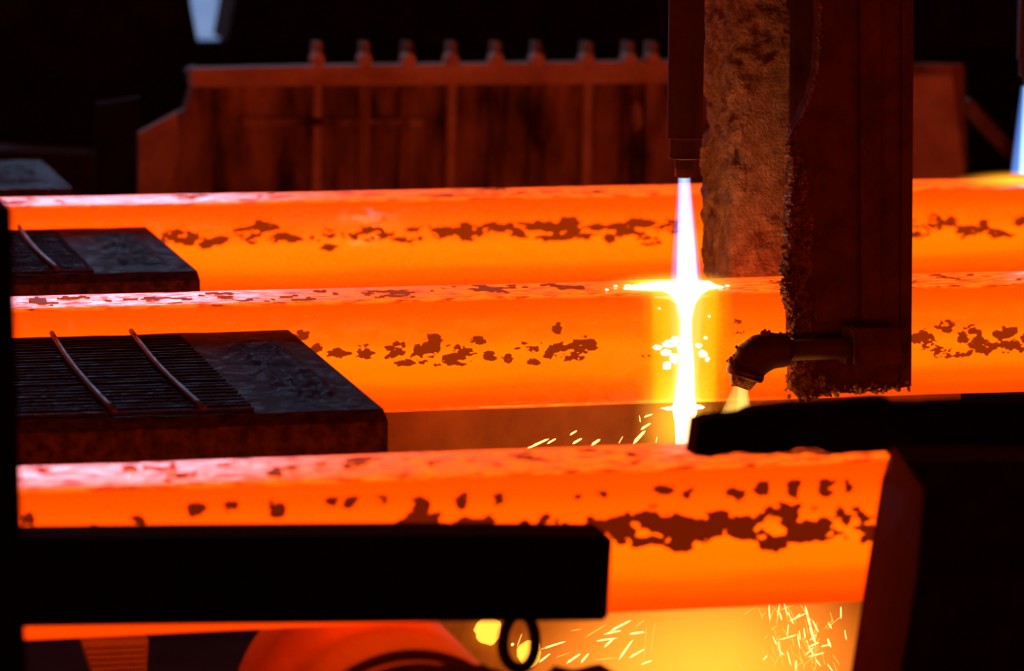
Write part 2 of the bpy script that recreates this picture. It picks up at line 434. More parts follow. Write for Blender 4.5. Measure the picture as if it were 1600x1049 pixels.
front_items = [(x, random.uniform(785, 800)-.03*(x-300), random.uniform(9, 18), random.uniform(12, 22), random.uniform(.5, .75)) for x in (98, 308, 362, 430, 520, 552, 600, 655, 725, 780, 905, 942, 1082, 1152, 1192, 1245, 1292, 1326)]
front_items += [(45, 812, 16, 22, .6), (212, 812, 30, 12, .5), (150, 820, 26, 7, .4), (1040, 765, 22, 8, .6)]
front_items += [(x, 826-.01*(x-900)+random.uniform(-16, 14), random.uniform(30, 46), random.uniform(16, 30), random.uniform(.36, .55)) for x in range(640, 930, 30)]
front_items += [(x, 828-.008*(x-900)+random.uniform(-22, 20), random.uniform(28, 44), random.uniform(14, 22), random.uniform(.5, .75)) for x in range(930, 1400, 20)]
front_items += [(1000, 806, 46, 12, .75), (1080, 830, 50, 24, .75), (1150, 815, 60, 14, .75), (1290, 835, 66, 12, .75), (1020, 845, 60, 10, .6), (970, 825, 30, 20, .7), (1250, 795, 40, 10, .5)]
flakes(s_front, at(20, 800, Y1).x, at(1480, 800, Y1).x, -.15, -.02, .0016, clump_env(Y1, front_items), facemap(Y1), .003, M['scale_dark'], .33, .022, .015, 170, 8e-6, 2.1, .68)
def top_env(Y, lo, hi):
    a, b = at(lo, 450, Y).x, at(hi, 450, Y).x
    def env(U, V): return np.where((U > a) & (U < b), .16, -1.0) - 3*np.clip(np.abs(V-(Y+W/2))-.06, 0, 1)*10
    return env
for s_, Y, lo, hi in ((s_mid, Y2, 0, 940), (s_mid, Y2, 1220, 1650), (s_back, Y3, 0, 1040), (s_front, Y1, 20, 1380)):
    a, b = at(lo, 450, Y).x, at(hi, 450, Y).x
    flakes(s_, a-.02, b+.02, Y+.008, Y+W-.008, .003, top_env(Y, lo, hi), topmap(Y), .0016, M['scale'], .37, .05, .045, 60, 4e-5, 1.5, .8)

# ------------------------------------------------------------------ molten cut on the middle strand
kx = lambda px, py=540: at(px, py, Y2-.01).x
ms = empty('molten_stream', (KERF, Y2, 0))
tag(ms, 'white hot molten stream pouring down the torch cut', 'molten steel')
prof = [(440, 40), (447, 48), (454, 38), (463, 24), (476, 14), (500, 9), (530, 10), (560, 12), (590, 14), (620, 16), (638, 20), (646, 19), (660, 16), (690, 14), (760, 16), (830, 18)]
R = []
for i, (py, hw) in enumerate(prof):
    P = at(1072 if py < 600 else 1070, py, Y2-.006); s = mpp(P)
    R.append([(P.x+hw*s*math.cos(2*math.pi*k/14)*(1+random.uniform(-.08, .08)), Y2-.006+.010*math.sin(2*math.pi*k/14), P.z) for k in range(14)])
MB().rings(R).build('stream', M['molten'], ms, loc=(KERF, Y2, 0), smooth=True)
pool = MB(); ring1 = []; ring2 = []
for k in range(40):
    a = 2*math.pi*k/40; c = math.cos(a)
    rr = (.07 if c < 0 else .062)*abs(c)**1.5+.022
    rr *= 1+.25*mnoise.noise(Vector((k*.7, 3, 1)))
    ring1.append((KERF+rr*c*1.05, Y2+.07+.055*math.sin(a), -.0005)); ring2.append((KERF+rr*c*.8, Y2+.07+.045*math.sin(a), .006))
pool.rings([ring1, ring2]).build('pool', M['molten'], ms, loc=(KERF, Y2+.07, 0))
for i, (px, py, rx, ry) in enumerate([(1028, 543, 9, 5), (1045, 538, 14, 6), (1055, 532, 10, 7), (1040, 552, 10, 6), (1052, 560, 9, 9), (1042, 572, 7, 8), (1098, 553, 8, 7), (1105, 562, 4, 4), (1092, 540, 6, 4),
                          (1058, 638, 24, 4), (1090, 636, 10, 4), (1102, 528, 3, 3), (1030, 482, 2, 2), (1108, 494, 2, 2), (1066, 548, 9, 14)]):
    P = at(px, py, Y2); s = mpp(P)
    MB().lump((P.x, Y2-.002, P.z), 1, (rx*s, .006, ry*s), .25).build('spatter', M['molten'], ms, loc=(P.x, Y2, P.z))
for px, py, r_ in ((948, 453, 2.5), (962, 447, 2.5), (980, 447, 4), (1000, 449, 4), (1016, 450, 5), (1126, 449, 4), (1136, 447, 3)):
    P = atz(px, py, .003); s = mpp(P); MB().lump(P, r_*s, (1.4, 1, .7), .2).build('spatter', M['molten'], ms, loc=P)

# the flames: glowing gas, no surface
def cone(top, bot, rt, rb, Y, n=18, steps=6):
    A, B = at(*top, Y), at(*bot, Y)
    R = []
    for j in range(steps+1):
        t = j/steps; P = A.lerp(B, t); r_ = (rt+(rb-rt)*t)*mpp(P)
        R.append([(P.x+r_*math.cos(2*math.pi*k/n), P.y+r_*math.sin(2*math.pi*k/n), P.z) for k in range(n)])
    return MB().rings(R)
YT = Y2+W*.45
fl = empty('cutting_flame', at(1072, 440, YT)); tag(fl, 'blue white gas flame between the long torch and the middle strand', 'flame')
cone((1069, 277), (1072, 445), 11, 26, YT).build('flame_mantle', flame_mat('flame_blue', (.16, .30, 1.0), 12), fl, loc=at(1072, 440, YT), smooth=True)
cone((1069, 277), (1074, 445), 9.5, 18, YT).build('flame_core', flame_mat('flame_core', (.55, .84, 1.0), 36), fl, loc=at(1072, 440, YT), smooth=True)
cone((1069, 277), (1075, 445), 4, 6, YT).build('flame_heart', flame_mat('flame_heart', (1, 1, 1), 10), fl, loc=at(1072, 440, YT), smooth=True)
YT3 = Y3+W*.45
f3 = empty('cutting_flame', at(1603, 270, YT3)); tag(f3, 'blue gas flame over the farthest strand, cut off by the picture edge', 'flame')
cone((1606, 135), (1604, 272), 11, 26, YT3).build('flame_mantle', flame_mat('flame_blue_far', (.16, .34, 1.0), 16), f3, loc=at(1603, 270, YT3), smooth=True)
cone((1607, 135), (1606, 272), 8, 15, YT3).build('flame_core', bpy.data.materials['flame_core'], f3, loc=at(1603, 270, YT3), smooth=True)
fb = empty('burner_flame', at(1154, 645, 6.38)); tag(fb, 'short yellow flame below the crusted burner elbow', 'flame')
cone((1157, 602), (1150, 652), 11, 27, 6.38).build('flame_mantle', flame_mat('flame_yellow', (1.0, .62, .10), 20), fb, loc=at(1154, 645, 6.38), smooth=True)
cone((1160, 602), (1160, 645), 8, 10, 6.38).build('flame_core', flame_mat('flame_yellow_core', (1.0, .72, .2), 22), fb, loc=at(1154, 645, 6.38), smooth=True)

def fume(name, px, py, Y, rx, ry, rz, mat, label, cat='fume'):
    P = at(px, py, Y); s = mpp(P)
    o = MB().add(ICO3[0], ICO3[1]).build(name, mat)
    o.location = P; o.scale = (rx*s, ry*s, rz*s)
    return tag(o, label, cat, kind='stuff')
fume('glow_fume', 1050, 448, Y2+.03, 125, 60, 26, fume_mat('fume_top', (1.0, .40, .025), 48, 1.6), 'yellow fire glow spreading over the top of the cut')
fume('glow_fume', 1058, 660, Y2-.02, 75, 60, 110, fume_mat('fume_under', (1.0, .38, .022), 30, 1.5), 'yellow fiery haze around the stream under the middle strand')
fume('glow_fume', 1105, 1060, 6.55, 330, 170, 230, fume_mat('fume_low', (1.0, .24, .018), 12.5, .95, .2, 4), 'orange lit haze below the nearest strand, its light put into the gas')  # smoke lit by the slag, its light put in as emission
fume('glow_fume', 1590, 281, Y3+.06, 120, 50, 16, fume_mat('fume_far', (1.0, .34, .015), 40, 1.7), 'yellow fire glow on the farthest strand by the picture edge')

# ------------------------------------------------------------------ torches
def torch(name, px, Y, top, y1, y2, y3, y4, hw, label, lower):
    c = at(px, y4, Y); s = mpp(c)
    z = lambda py: at(px, py, Y).z
    t = empty(name, (c.x, Y, c.z)); tag(t, label, 'cutting torch', 'cutting torches')
    cc = (c.x, Y, 0)
    L = (c.x, Y, c.z)
    b = MB().lathe(cc, [(hw*s, z(y1)), (hw*s, z(top))], 28).build('barrel', M['torch'], t, loc=L)
    MB().lathe(cc, [(hw*s*.97, z(y1)-.0005), (hw*s*1.03, z(y1)+.0006), (hw*s*1.03, z(y1)+.0022), (hw*s*.97, z(y1)+.003)], 28).build('barrel_glint', M['steel_bright'], b, loc=L)  # bright ring added for the flame's highlight on the barrel edge
    co = MB().lathe(cc, [(hw*s*.86, z(y2)), (hw*s*.86, z(y1))], 24).build('collar', M['torch'], t, loc=L)
    MB().lathe(cc, [(hw*s*.84, z(y2)-.002), (hw*s*.9, z(y2)-.0008), (hw*s*.9, z(y2)+.001), (hw*s*.84, z(y2)+.002)], 24).build('collar_glint', M['steel_bright'], co, loc=L)  # bright ring added for the flame's highlight on the collar edge
    MB().lathe(cc, [(hw*s*.55, z(y3)), (hw*s*.55, z(y2))], 20).build('neck', M['torch'], t, loc=L)
    nn = MB().lathe(cc, [(hw*s*.58, z(y4)), (hw*s*.58, z(y3))], 6, .5).build('nozzle_nut', M['steel_bright'], t, loc=L, bevel=.0008)
    MB().lathe(cc, [(hw*s*.36, z(y4)-.002), (hw*s*.4, z(y4))], 14).build('nozzle_tip', M['steel_bright'], nn, loc=L)
    return t
torch('cutting_torch', 1069, YT, -420, 216, 246, 263, 276, 28, 'long dark cutting torch pointing down at the middle strand', 0)
torch('cutting_torch', 1612, YT3, -420, 92, 118, 126, 134, 24, 'blurred cutting torch at the right picture edge over the farthest strand', 0)

# ------------------------------------------------------------------ slag coated column behind the middle strand
def rough_grid(mb, P, nu, nv, amp, nrm, sc=22, seed=0):
    """P(u,v) surface, displaced along nrm"""
    vs_ = []; nrm = Vector(nrm)
    for j in range(nv+1):
        for i in range(nu+1):
            p = Vector(P(i/nu, j/nv))
            e = min(1, 6*min(i/nu+.03, 1.03-i/nu))
            d = mnoise.fractal(p*sc+Vector((seed, 0, 0)), .9, 2.1, 5)
            d2 = mnoise.noise(p*sc*.35+Vector((seed, 5, 0)))
            vs_.append(p+nrm*(amp*(d*.6+d2*.8)*e))
    fs = [(j*(nu+1)+i, j*(nu+1)+i+1, (j+1)*(nu+1)+i+1, (j+1)*(nu+1)+i) for j in range(nv) for i in range(nu)]
    return mb.add(vs_, fs)
YC0, YC1 = 6.79, 6.97
xa = at(1141, 300, YC0).x; xb = at(1262, 300, YC0).x
ztop = 1.6; zbot = -.45
col = empty('slag_coated_column', (xa, YC0, zbot)); tag(col, 'rough column coated in orange lit slag behind the middle strand', 'column')
MB().box(xa+.025, xb, YC0+.025, YC1, zbot, ztop).build('column_core', M['dark'], col, loc=(xa, YC0, zbot))
zt2 = at(1180, -330, YC0).z
path = [(xa, YC1)]; rc = .009
path += [(xa, YC1-(YC1-YC0-rc)*k/40) for k in range(1, 41)]
path += [(xa+rc-rc*math.cos(math.radians(a)), YC0+rc-rc*math.sin(math.radians(a))) for a in range(30, 91, 30)]
path += [(xa+rc+(xb-xa-rc)*k/44, YC0) for k in range(1, 45)]
vs_ = []; nv = 430; nu = len(path)
for j in range(nv+1):
    z = zbot+(zt2-zbot)*j/nv
    for i, (x, y) in enumerate(path):
        a, b_ = path[max(i-1, 0)], path[min(i+1, nu-1)]; t = Vector((b_[0]-a[0], b_[1]-a[1], 0)).normalized()
        n_ = Vector((t.y, -t.x, 0)); p = Vector((x, y, z))
        d = .008*mnoise.fractal(p*30, .9, 2.1, 5)+.009*mnoise.noise(p*9+Vector((4, 0, 0)))
        pit = mnoise.noise(p*26+Vector((0, 7, 3)))
        patch = mnoise.noise(p*7+Vector((1, 2, 9)))
        if pit > .28 and patch > -.1: d -= .03*(pit-.28)
        if patch < -.2: d = .004*mnoise.noise(p*9+Vector((4, 0, 0)))-.002
        vs_.append(p+n_*d)
MB().add(vs_, [(j*nu+i, j*nu+i+1, (j+1)*nu+i+1, (j+1)*nu+i) for j in range(nv) for i in range(nu-1)]).build('slag_coat', M['slag'], col, loc=(xa, YC0, zbot))
# black plate added to give the shaded gap between column and shield
bp = MB(); slab(bp, [(1238, -340), (1300, -340)], [(1238, 425), (1300, 425)], 6.745, 6.775)
tag(bp.build('gap_shade_plate', M['black']), 'narrow black plate added for the shade between the slag column and the shield', 'plate')

# ------------------------------------------------------------------ shield with crust in front of the middle strand
YS0, YS1 = 6.435, 6.475
sh = empty('torch_shield', at(1330, 610, YS0)); tag(sh, 'wide dark steel shield with crusted left edge hanging before the middle strand', 'shield')
left = [(1286, -340), (1284, -60), (1282, 40), (1278, 110), (1268, 150), (1254, 180), (1243, 200), (1240, 260), (1236, 330), (1234, 420), (1238, 520), (1240, 612)]
left = rag(left, 14, 2)
pl = left+rag([(1240, 612), (1260, 620), (1300, 612), (1330, 614), (1370, 608), (1410, 606), (1421, 604)], 7, 2.5)[1:]+[(1424, 300), (1427, -60), (1429, -340)]
b = MB(); prism(b, pl, YS0, YS1); b.build('shield_plate', M['dark'], sh, loc=at(1330, 610, YS0))
b = MB(); prism(b, [(1343, -340), (1376, -340), (1376, 512), (1346, 512)], YS0-.012, YS0-.0005); b.build('stiffener', M['dark'], sh, loc=at(1330, 610, YS0))
b = MB(); prism(b, [(1411, -340), (1430, -340), (1424, 600), (1408, 600)], YS0-.006, YS0-.0005); b.build('edge_strip', M['dark'], sh, loc=at(1330, 610, YS0))
cr = MB()
for i in range(150):                                    # fine bead along the upper edge
    t = i/150; k = t*5; a = int(k); P0 = [(1284, -20), (1282, 40), (1278, 110), (1268, 150), (1254, 180), (1243, 200)]
    q = P0[a]; r_ = P0[min(a+1, 5)]; px = q[0]+(r_[0]-q[0])*(k-a); py = q[1]+(r_[1]-q[1])*(k-a)
    cr.lump(at(px+random.gauss(0, 1.3), py, YS0-.003), random.uniform(.0012, .0028), jit=.4)
edge = [(1240, 195), (1234, 215), (1240, 260), (1236, 330), (1230, 400), (1226, 455), (1238, 500), (1240, 560), (1238, 600), (1252, 620)]
nu_, nv_ = 26, 420; rb = []
def edge_at(t):
    k = min(t, .9999)*(len(edge)-1); a = int(k); q, r_ = edge[a], edge[a+1]
    return q[0]+(r_[0]-q[0])*(k-a), q[1]+(r_[1]-q[1])*(k-a)
for j in range(nv_+1):
    px, py = edge_at(j/nv_); g = min(1, max(0, (py-195)/160)); wdt = 14+46*g*(.6+.5*mnoise.noise(Vector((py*.03, 1, 0))))
    lead = 9*mnoise.fractal(Vector((py*.06, 3, 0)), .6, 2.3, 6)
    for i in range(nu_+1):
        u = i/nu_
        P = at(px-6+lead*(1-u)+u*wdt, py+2.2*mnoise.noise(Vector((u*9, py*.2, 4))), YS0)
        hgt = mnoise.fractal(Vector((P.x*150, 0, P.z*150)), .7, 2.2, 4)+.7*mnoise.noise(Vector((P.x*45, 2, P.z*45)))
        env_ = min(1, 6*(1-u))*(1-.75*u)
        rb.append((P.x+.002*mnoise.noise(Vector((P.z*400, u*7, 1))), YS0-.001+.004*mnoise.noise(Vector((P.x*300, 5, P.z*300)))+(.012*(1-u*8) if u < .125 else 0)-max(-.3, hgt+.25)*.014*env_, P.z+.0025*mnoise.noise(Vector((P.x*500, P.z*400, 8)))))
cr.add(rb, [(j*(nu_+1)+i, j*(nu_+1)+i+1, (j+1)*(nu_+1)+i+1, (j+1)*(nu_+1)+i) for j in range(nv_) for i in range(nu_)])
for i in range(700):
    px, py = edge_at(random.random()); g = min(1, max(0, (py-195)/200)); off = random.random()**2
    if mnoise.noise(Vector((px*.08+off*4, py*.05, 2))) < -.05: continue
    P = at(px-7+off*(12+34*g), py, YS0-.004+(.04*random.random() if off < .15 else -.008*random.random()))
    cr.lump(P, random.uniform(.0008, .0026), (random.uniform(.6, 1.4), 1, random.uniform(.6, 1.8)), jit=.5)
for i in range(170):                                    # drips along the lower edge and the foot lump
    px = 1242+180*random.random()**1.5; P = at(px, 612-.05*(px-1242)+random.gauss(0, 3.5), YS0+random.uniform(-.006, .03))
    cr.lump(P, random.uniform(.002, .0055), jit=.45)
for i in range(110):
    P = at(random.gauss(1252, 12), random.gauss(598, 16), YS0-.006); cr.lump(P, random.uniform(.003, .007), jit=.45)
o = cr.build('slag_crust', M['crust'], sh, loc=at(1330, 610, YS0)); o['kind'] = 'stuff'; o['label'] = 'glittering slag crust'

# burner on the shield
YQ = 6.375
bn = empty('edge_burner', at(1370, 570, YQ)); tag(bn, 'crusted burner pipe with a downturned elbow fixed to the shield', 'burner')
L0 = at(1370, 570, YQ)
b = MB(); prism(b, [(1336, 514), (1408, 512), (1410, 570), (1337, 573)], YQ-.03, YS0-.0125); b.build('mounting_block', M['dark'], bn, loc=L0, bevel=.003)
b = MB(); prism(b, [(1326, 540), (1340, 520), (1340, 574), (1322, 570)], YQ-.01, YQ+.03); b.build('gusset', M['dark'], bn, loc=L0)
s = mpp(at(1250, 548, YQ))
MB().tube([at(1345, 543, YQ), at(1225, 548, YQ)], 17*s, 20).build('pipe', M['torch'], bn, loc=L0, smooth=True)
MB().tube([at(x, y, YQ) for x, y in ((1232, 548), (1226, 548), (1206, 548), (1190, 552), (1177, 561), (1169, 573), (1165, 582))], [22*s, 26*s, 29*s, 31*s, 31*s, 29*s, 27*s], 22, jit=.015).build('elbow', M['torch'], bn, loc=L0, smooth=True)
MB().tube([at(1167, 577, YQ), at(1164, 584, YQ), at(1162, 590, YQ)], [30*s, 31*s, 29*s], 22).build('collar', M['steel_bright'], bn, loc=L0, smooth=True)
MB().tube([at(1163, 586, YQ), at(1159, 597, YQ), at(1156, 605, YQ)], [24*s, 20*s, 16*s], 18, jit=.05).build('nozzle', M['crust'], bn, loc=L0)
cr = MB()
for i in range(130):
    a = random.random(); px, py = [(1143, 560), (1158, 540), (1175, 525), (1192, 517), (1222, 519)][min(4, int(a*5))]
    cr.lump(at(px+random.gauss(0, 4)+3, py+random.gauss(0, 2.5)+6, YQ+random.uniform(-.012, .012)), random.uniform(.0015, .0045), jit=.45)
for i in range(70):
    cr.lump(at(1148+random.gauss(0, 2), 575+random.uniform(-20, 28), YQ+random.uniform(-.01, .01)), random.uniform(.0015, .004), jit=.45)
cr.lump(at(1196, 520, YQ), .006, (.7, 1, 1.2), .4)
o = cr.build('slag_crust', M['crust'], bn, loc=L0); o['kind'] = 'stuff'

# ------------------------------------------------------------------ ribbed cover plates between the strands
def cover(zt, Yn, Yfar, xr, xl, label, rib_px, rods, nrib, drop=.16):
    """rib_px: (x of the right end of the ribbed panel); rods: x positions"""
    Yfar = min([Yfar]+[q-.012 for q in (Y2, Y3) if Yn < q])
    o = empty('cover_plate', (xr-.3, Yn, zt-drop)); L = (xr-.3, Yn, zt-drop)
    tag(o, label, 'cover plate', 'ribbed cover plates between the strands')
    pr = [(Yfar, zt-drop), (Yfar, zt), (Yn+.035, zt), (Yn, zt-.014), (Yn, zt-drop)]
    nseg = 50; R = []
    for i in range(nseg+1):
        x = xl+(xr-xl)*i/nseg
        R.append([(x, y+(0 if z < zt-.1 else .0035*mnoise.noise(Vector((x*23, y*9, 1)))), z+(.0022*mnoise.noise(Vector((x*31, y*17, 7))) if z > zt-.05 else 0)) for y, z in pr])
    MB().rings(R).build('slab', M['plate'], o, loc=L)
    ya, yb = Yn+.05, Yfar-.03
    for k in range(nrib):
        y = ya+(yb-ya)*(k+.5)/nrib; hh = .004+.0015*random.random()
        MB().loft([(xl, y-.007, zt-.002), (xl, y-.004, zt+hh), (xl, y+.004, zt+hh), (xl, y+.007, zt-.002)], [(rib_px, y-.007, zt-.002), (rib_px, y-.004, zt+hh), (rib_px, y+.004, zt+hh), (rib_px, y+.007, zt-.002)]).build('rib', M['plate'], o, loc=L)
    # hump of the smooth end
    hx0, hx1 = rib_px+.05, xr-.03
    mb = MB(); n = 64; vs_ = []
    for j in range(n+1):
        for i in range(n+1):
            u, v = i/n, j/n
            e = min(1, 5*min(u, 1-u))*min(1, 5*min(v, 1-v))
            x = hx0+(hx1-hx0)*u; y = ya+(yb-ya)*v
            vs_.append((x, y, zt-.004+e*(.010+.004*mnoise.noise(Vector((x*14, y*14, 2)))+.0035*mnoise.fractal(Vector((x*70, y*45, 5)), .8, 2.1, 4))))
    mb.add(vs_, [(j*(n+1)+i, j*(n+1)+i+1, (j+1)*(n+1)+i+1, (j+1)*(n+1)+i) for j in range(n) for i in range(n)]).build('worn_pad', M['plate'], o, loc=L, smooth=True)
    for x in rods:
        pts = [(x-.008*math.sin(t*3.1), ya-.01+(yb-ya+.02)*t, zt+.009) for t in [i/14 for i in range(15)]]
        MB().tube(pts, .0045, 10).build('rod', M['rod'], o, loc=L, smooth=True)
    return o
zt = -.045
P1, P2 = atz(432, 505, zt), atz(612, 645, zt)
cover(zt, P2.y, P1.y, (P1.x+P2.x)/2, -1.2, 'large ribbed iron cover plate between the middle and nearest strands', atz(335, 580, zt).x, [atz(128, 580, zt).x-.006, atz(262, 580, zt).x-.006], 26)
P1b, P2b = atz(203, 343, zt), atz(325, 427, zt)
cover(zt, P2b.y, P1b.y, (P1b.x+P2b.x)/2, -1.0, 'ribbed iron cover plate between the farthest and middle strands', atz(108, 385, zt).x, [atz(52, 385, zt).x], 24)
P1c, P2c = atz(55, 250, zt), atz(125, 296, zt)
cover(zt, P2c.y, P1c.y, (P1c.x+P2c.x)/2, -.8, 'small dark cover plate end behind the farthest strand', atz(-60, 270, zt).x, [], 12)

# ------------------------------------------------------------------ foreground guards
b = MB(); slab(b, [(-40, 822), (300, 818), (620, 816), (930, 818)], [(-40, 982), (300, 977), (700, 973), (950, 971)], 4.70, 4.79)
tag(b.build('guard_beam', M['black'], bevel=.004), 'black guard beam across the front of the nearest strand', 'beam')
b = MB(); prism(b, [(-120, 326), (18, 326), (30, 700), (42, 1100), (-120, 1100)], 4.35, 4.5)
tag(b.build('guard_post', M['black']), 'black upright post at the left picture edge', 'post')
b = MB()
top = rag([(1078, 652), (1100, 645), (1150, 641), (1165, 634), (1185, 631), (1280, 624), (1378, 618), (1386, 626), (1700, 616)], 16, 1.6)
bot = rag([(1084, 712), (1110, 716), (1150, 708), (1200, 712), (1232, 708), (1245, 702), (1275, 702), (1300, 710), (1392, 704), (1420, 740), (1700, 760)], 12, 2)
slab(b, top, bot, 4.72, 4.76)
arm = tag(b.build('gantry_beam', M['black']), 'dark burnt beam with a ragged end reaching left over the nearest strand', 'beam')
b = MB()
A = [at(x, y, 4.50) for x, y in ((1412, 720), (1443, 765), (1432, 900), (1398, 1100), (1800, 1100), (1800, 720))]
B = [at(x, y, 4.70) for x, y in ((1395, 696), (1378, 748), (1356, 880), (1322, 1100), (1700, 1100), (1700, 696))]
b.loft(A, B)
tag(b.build('gantry_upright', M['dark']), 'leaning dark upright with a red lit side at the lower right', 'upright')

# chain link hanging from the guard beam
lk = MB(); c = at(811, 1002, 4.83); s = mpp(c); R = []
for k in range(28):
    a = 2*math.pi*k/28; ctr = Vector((c.x+26*s*math.cos(a), c.y+.004*math.sin(2*a), c.z+44*s*math.sin(a)))
    rad = Vector((math.cos(a), 0, math.sin(a)))
    R.append([ctr+rad*(9.5*s*math.cos(q))+Vector((0, 9.5*s*math.sin(q), 0)) for q in [2*math.pi*j/10 for j in range(10)]])
lk.rings(R, close=True)
tag(lk.build('chain_link', M['black'], smooth=True), 'black oval chain link hanging below the guard beam', 'chain link')

# ragged low rail along the bottom edge of the picture
b = MB(); slab(b, rag([(585, 1085), (640, 1046), (690, 1038), (755, 1038), (790, 1052), (850, 1056), (866, 1040), (895, 1046), (938, 1037), (966, 1054), (1010, 1090)], 12, 2), [(585, 1130), (1010, 1130)], 4.66, 4.72)
tag(b.build('slag_heap', M['black']), 'low black slag heap at the bottom edge under the chain link', 'slag')

# guide roll under the nearest strand
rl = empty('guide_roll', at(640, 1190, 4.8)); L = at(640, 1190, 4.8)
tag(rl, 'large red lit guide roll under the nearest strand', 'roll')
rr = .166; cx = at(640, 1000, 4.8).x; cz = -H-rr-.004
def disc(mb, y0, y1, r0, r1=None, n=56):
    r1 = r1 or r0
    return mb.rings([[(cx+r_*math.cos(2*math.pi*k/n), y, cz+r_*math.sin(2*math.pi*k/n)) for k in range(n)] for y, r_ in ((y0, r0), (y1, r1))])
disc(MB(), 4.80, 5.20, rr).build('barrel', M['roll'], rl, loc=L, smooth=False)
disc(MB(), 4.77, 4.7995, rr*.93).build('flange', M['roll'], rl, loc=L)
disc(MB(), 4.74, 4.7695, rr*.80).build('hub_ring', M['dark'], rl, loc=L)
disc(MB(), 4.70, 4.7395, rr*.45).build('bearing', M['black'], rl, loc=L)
# grooved block at the lower left
gb = empty('grooved_block', at(180, 1060, 5.3)); tag(gb, 'brown finely grooved block below the nearest strand at lower left', 'block'); L = at(180, 1060, 5.3)
b = MB(); prism(b, [(128, 1004), (232, 1000), (226, 1100), (160, 1100)], 5.30, 5.36); gbb = b.build('body', M['block'], gb, loc=L)
for k in range(9):
    b = MB(); y = 1008+k*9; prism(b, [(131+k*3.4, y), (229-k*.4, y-4), (229-k*.4, y+1), (131+k*3.4, y+5)], 5.294, 5.2995); b.build('groove_ridge', M['block'], gbb, loc=L)

# ------------------------------------------------------------------ slag trough under the middle strand
tr = empty('slag_trough', (KERF, 6.9, ZF)); tag(tr, 'slag trough of lit steel plates below the middle strand', 'trough'); L = (KERF, 6.9, ZF)
xl_, xr_ = at(560, 670, 6.95).x, at(1500, 670, 6.95).x
rough_grid(MB(), lambda u, v: (xl_+(xr_-xl_)*u, 6.95, ZF+(-.215-ZF)*v), 70, 60, .006, (0, -1, 0), 14, 5).build('back_plate', M['splash'], tr, loc=L)
MB().box(xl_, xr_, 6.962, 6.99, ZF, -.21).build('back_frame', M['dark'], tr, loc=L)
MB().box(xl_, xr_, 6.2, 6.94, ZF, -1.0).build('trough_bed', M['splash'], tr, loc=L)
pud = MB(); pud.lathe((KERF+.03, 6.55, 0), [(.3, -.999), (.28, -.985), (.05, -.98)], 24)
tag(pud.build('added_glow_puddle', M['molten_y'], loc=(KERF, 6.55, -1)), 'unseen molten puddle added in the trough to light its back plate', 'slag')  # hidden glow source, added to light the back plate from below
for px, py, r_, lab in ((764, 986, 21, 'glowing yellow slag lump on the trough plate left of the chain link'), (828, 1022, 19, 'glowing yellow slag lump on the trough plate seen through the chain link')):
    P = at(px, py, 6.92); s = mpp(P)
    tag(MB().add([(P.x+x*r_*s*(1+.3*mnoise.noise(Vector((x*2+px, y*2, z*2)))), 6.925+y*r_*s*.7, P.z+z*r_*s*1.1*(1+.3*mnoise.noise(Vector((x*2, y*2+px, z*2))))) for x, y, z in ICO3[0]], ICO3[1]).build('slag_lump', M['molten_y'], loc=(P.x, 6.92, P.z), smooth=True), lab, 'slag')

# ------------------------------------------------------------------ machine behind the strands
YM = 9.9
mc = empty('background_machine', at(700, 420, YM)); tag(mc, 'blurred brown ribbed machine housing behind the farthest strand', 'machine'); L = at(700, 420, YM)
b = MB(); slab(b, [(216, 205), (284, 168), (304, 104), (1040, 98), (1495, 98)], [(216, 420), (300, 420), (400, 420), (1100, 420), (1515, 420)], YM, YM+.06); b.build('housing', M['machine'], mc, loc=L)
b = MB(); prism(b, [(217, 208), (276, 176), (283, 235), (262, 300), (258, 420), (217, 420)], YM-.03, YM-.001); b.build('end_cheek', M['machine_light'], mc, loc=L)
b = MB(); prism(b, [(1400, 118), (1488, 118), (1510, 300), (1516, 420), (1400, 420)], YM-.03, YM-.001); b.build('end_cheek', M['machine_light'], mc, loc=L)
b = MB(); prism(b, [(300, 108), (480, 104), (1050, 96), (1420, 96), (1420, 126), (1050, 130), (480, 134), (300, 136)], YM-.08, YM-.001); b.build('top_rail', M['machine_light'], mc, loc=L)
b = MB(); prism(b, [(380, 184), (640, 186), (640, 197), (380, 196)], YM-.04, YM-.001); b.build('cross_rail', M['machine'], mc, loc=L)
for i, x in enumerate((498, 572, 640, 708, 778, 842, 920, 986, 1022, 1180, 1290)):
    b = MB(); wd = 6+3*(i % 3); prism(b, [(x-wd, 100), (x+wd, 100), (x+wd-6, 420), (x-wd-6, 420)], YM-.03, YM-.001); b.build('rib', M['machine_light'] if i % 3 == 0 else M['machine'], mc, loc=L)
    b = MB(); prism(b, [(x-5, 66), (x+5, 66), (x+7, 97), (x-7, 97)], YM-.05, YM+.02); lg = b.build('lug', M['machine'], mc, loc=L)
    P = at(x, 94, YM-.13); s = mpp(P)
    MB().tube([P, P+Vector((0, .06, 0))], 10*s, 12).build('bolt', M['machine_light'], lg, loc=L)
for px, py, rx, ry in ((648, 192, 16, 12), (995, 180, 8, 28)):
    P = at(px, py, YM-.05); s = mpp(P); MB().lump(P, 1, (rx*s, .04, ry*s), .1).build('bracket', M['machine_light'], mc, loc=L)
b = MB().tube([at(1506, 160, YM+.1), at(1585, 245, YM+.1)], .022, 10)
tag(b.build('brace', M['machine']), 'diagonal brown brace right of the machine housing', 'brace')
b = MB(); slab(b, [(354, -60), (1600, -60)], [(354, 64), (1600, 70)], 13.2, 13.5)
tag(b.build('overhead_girder', M['black']), 'black girder in the dark above the machine', 'girder')

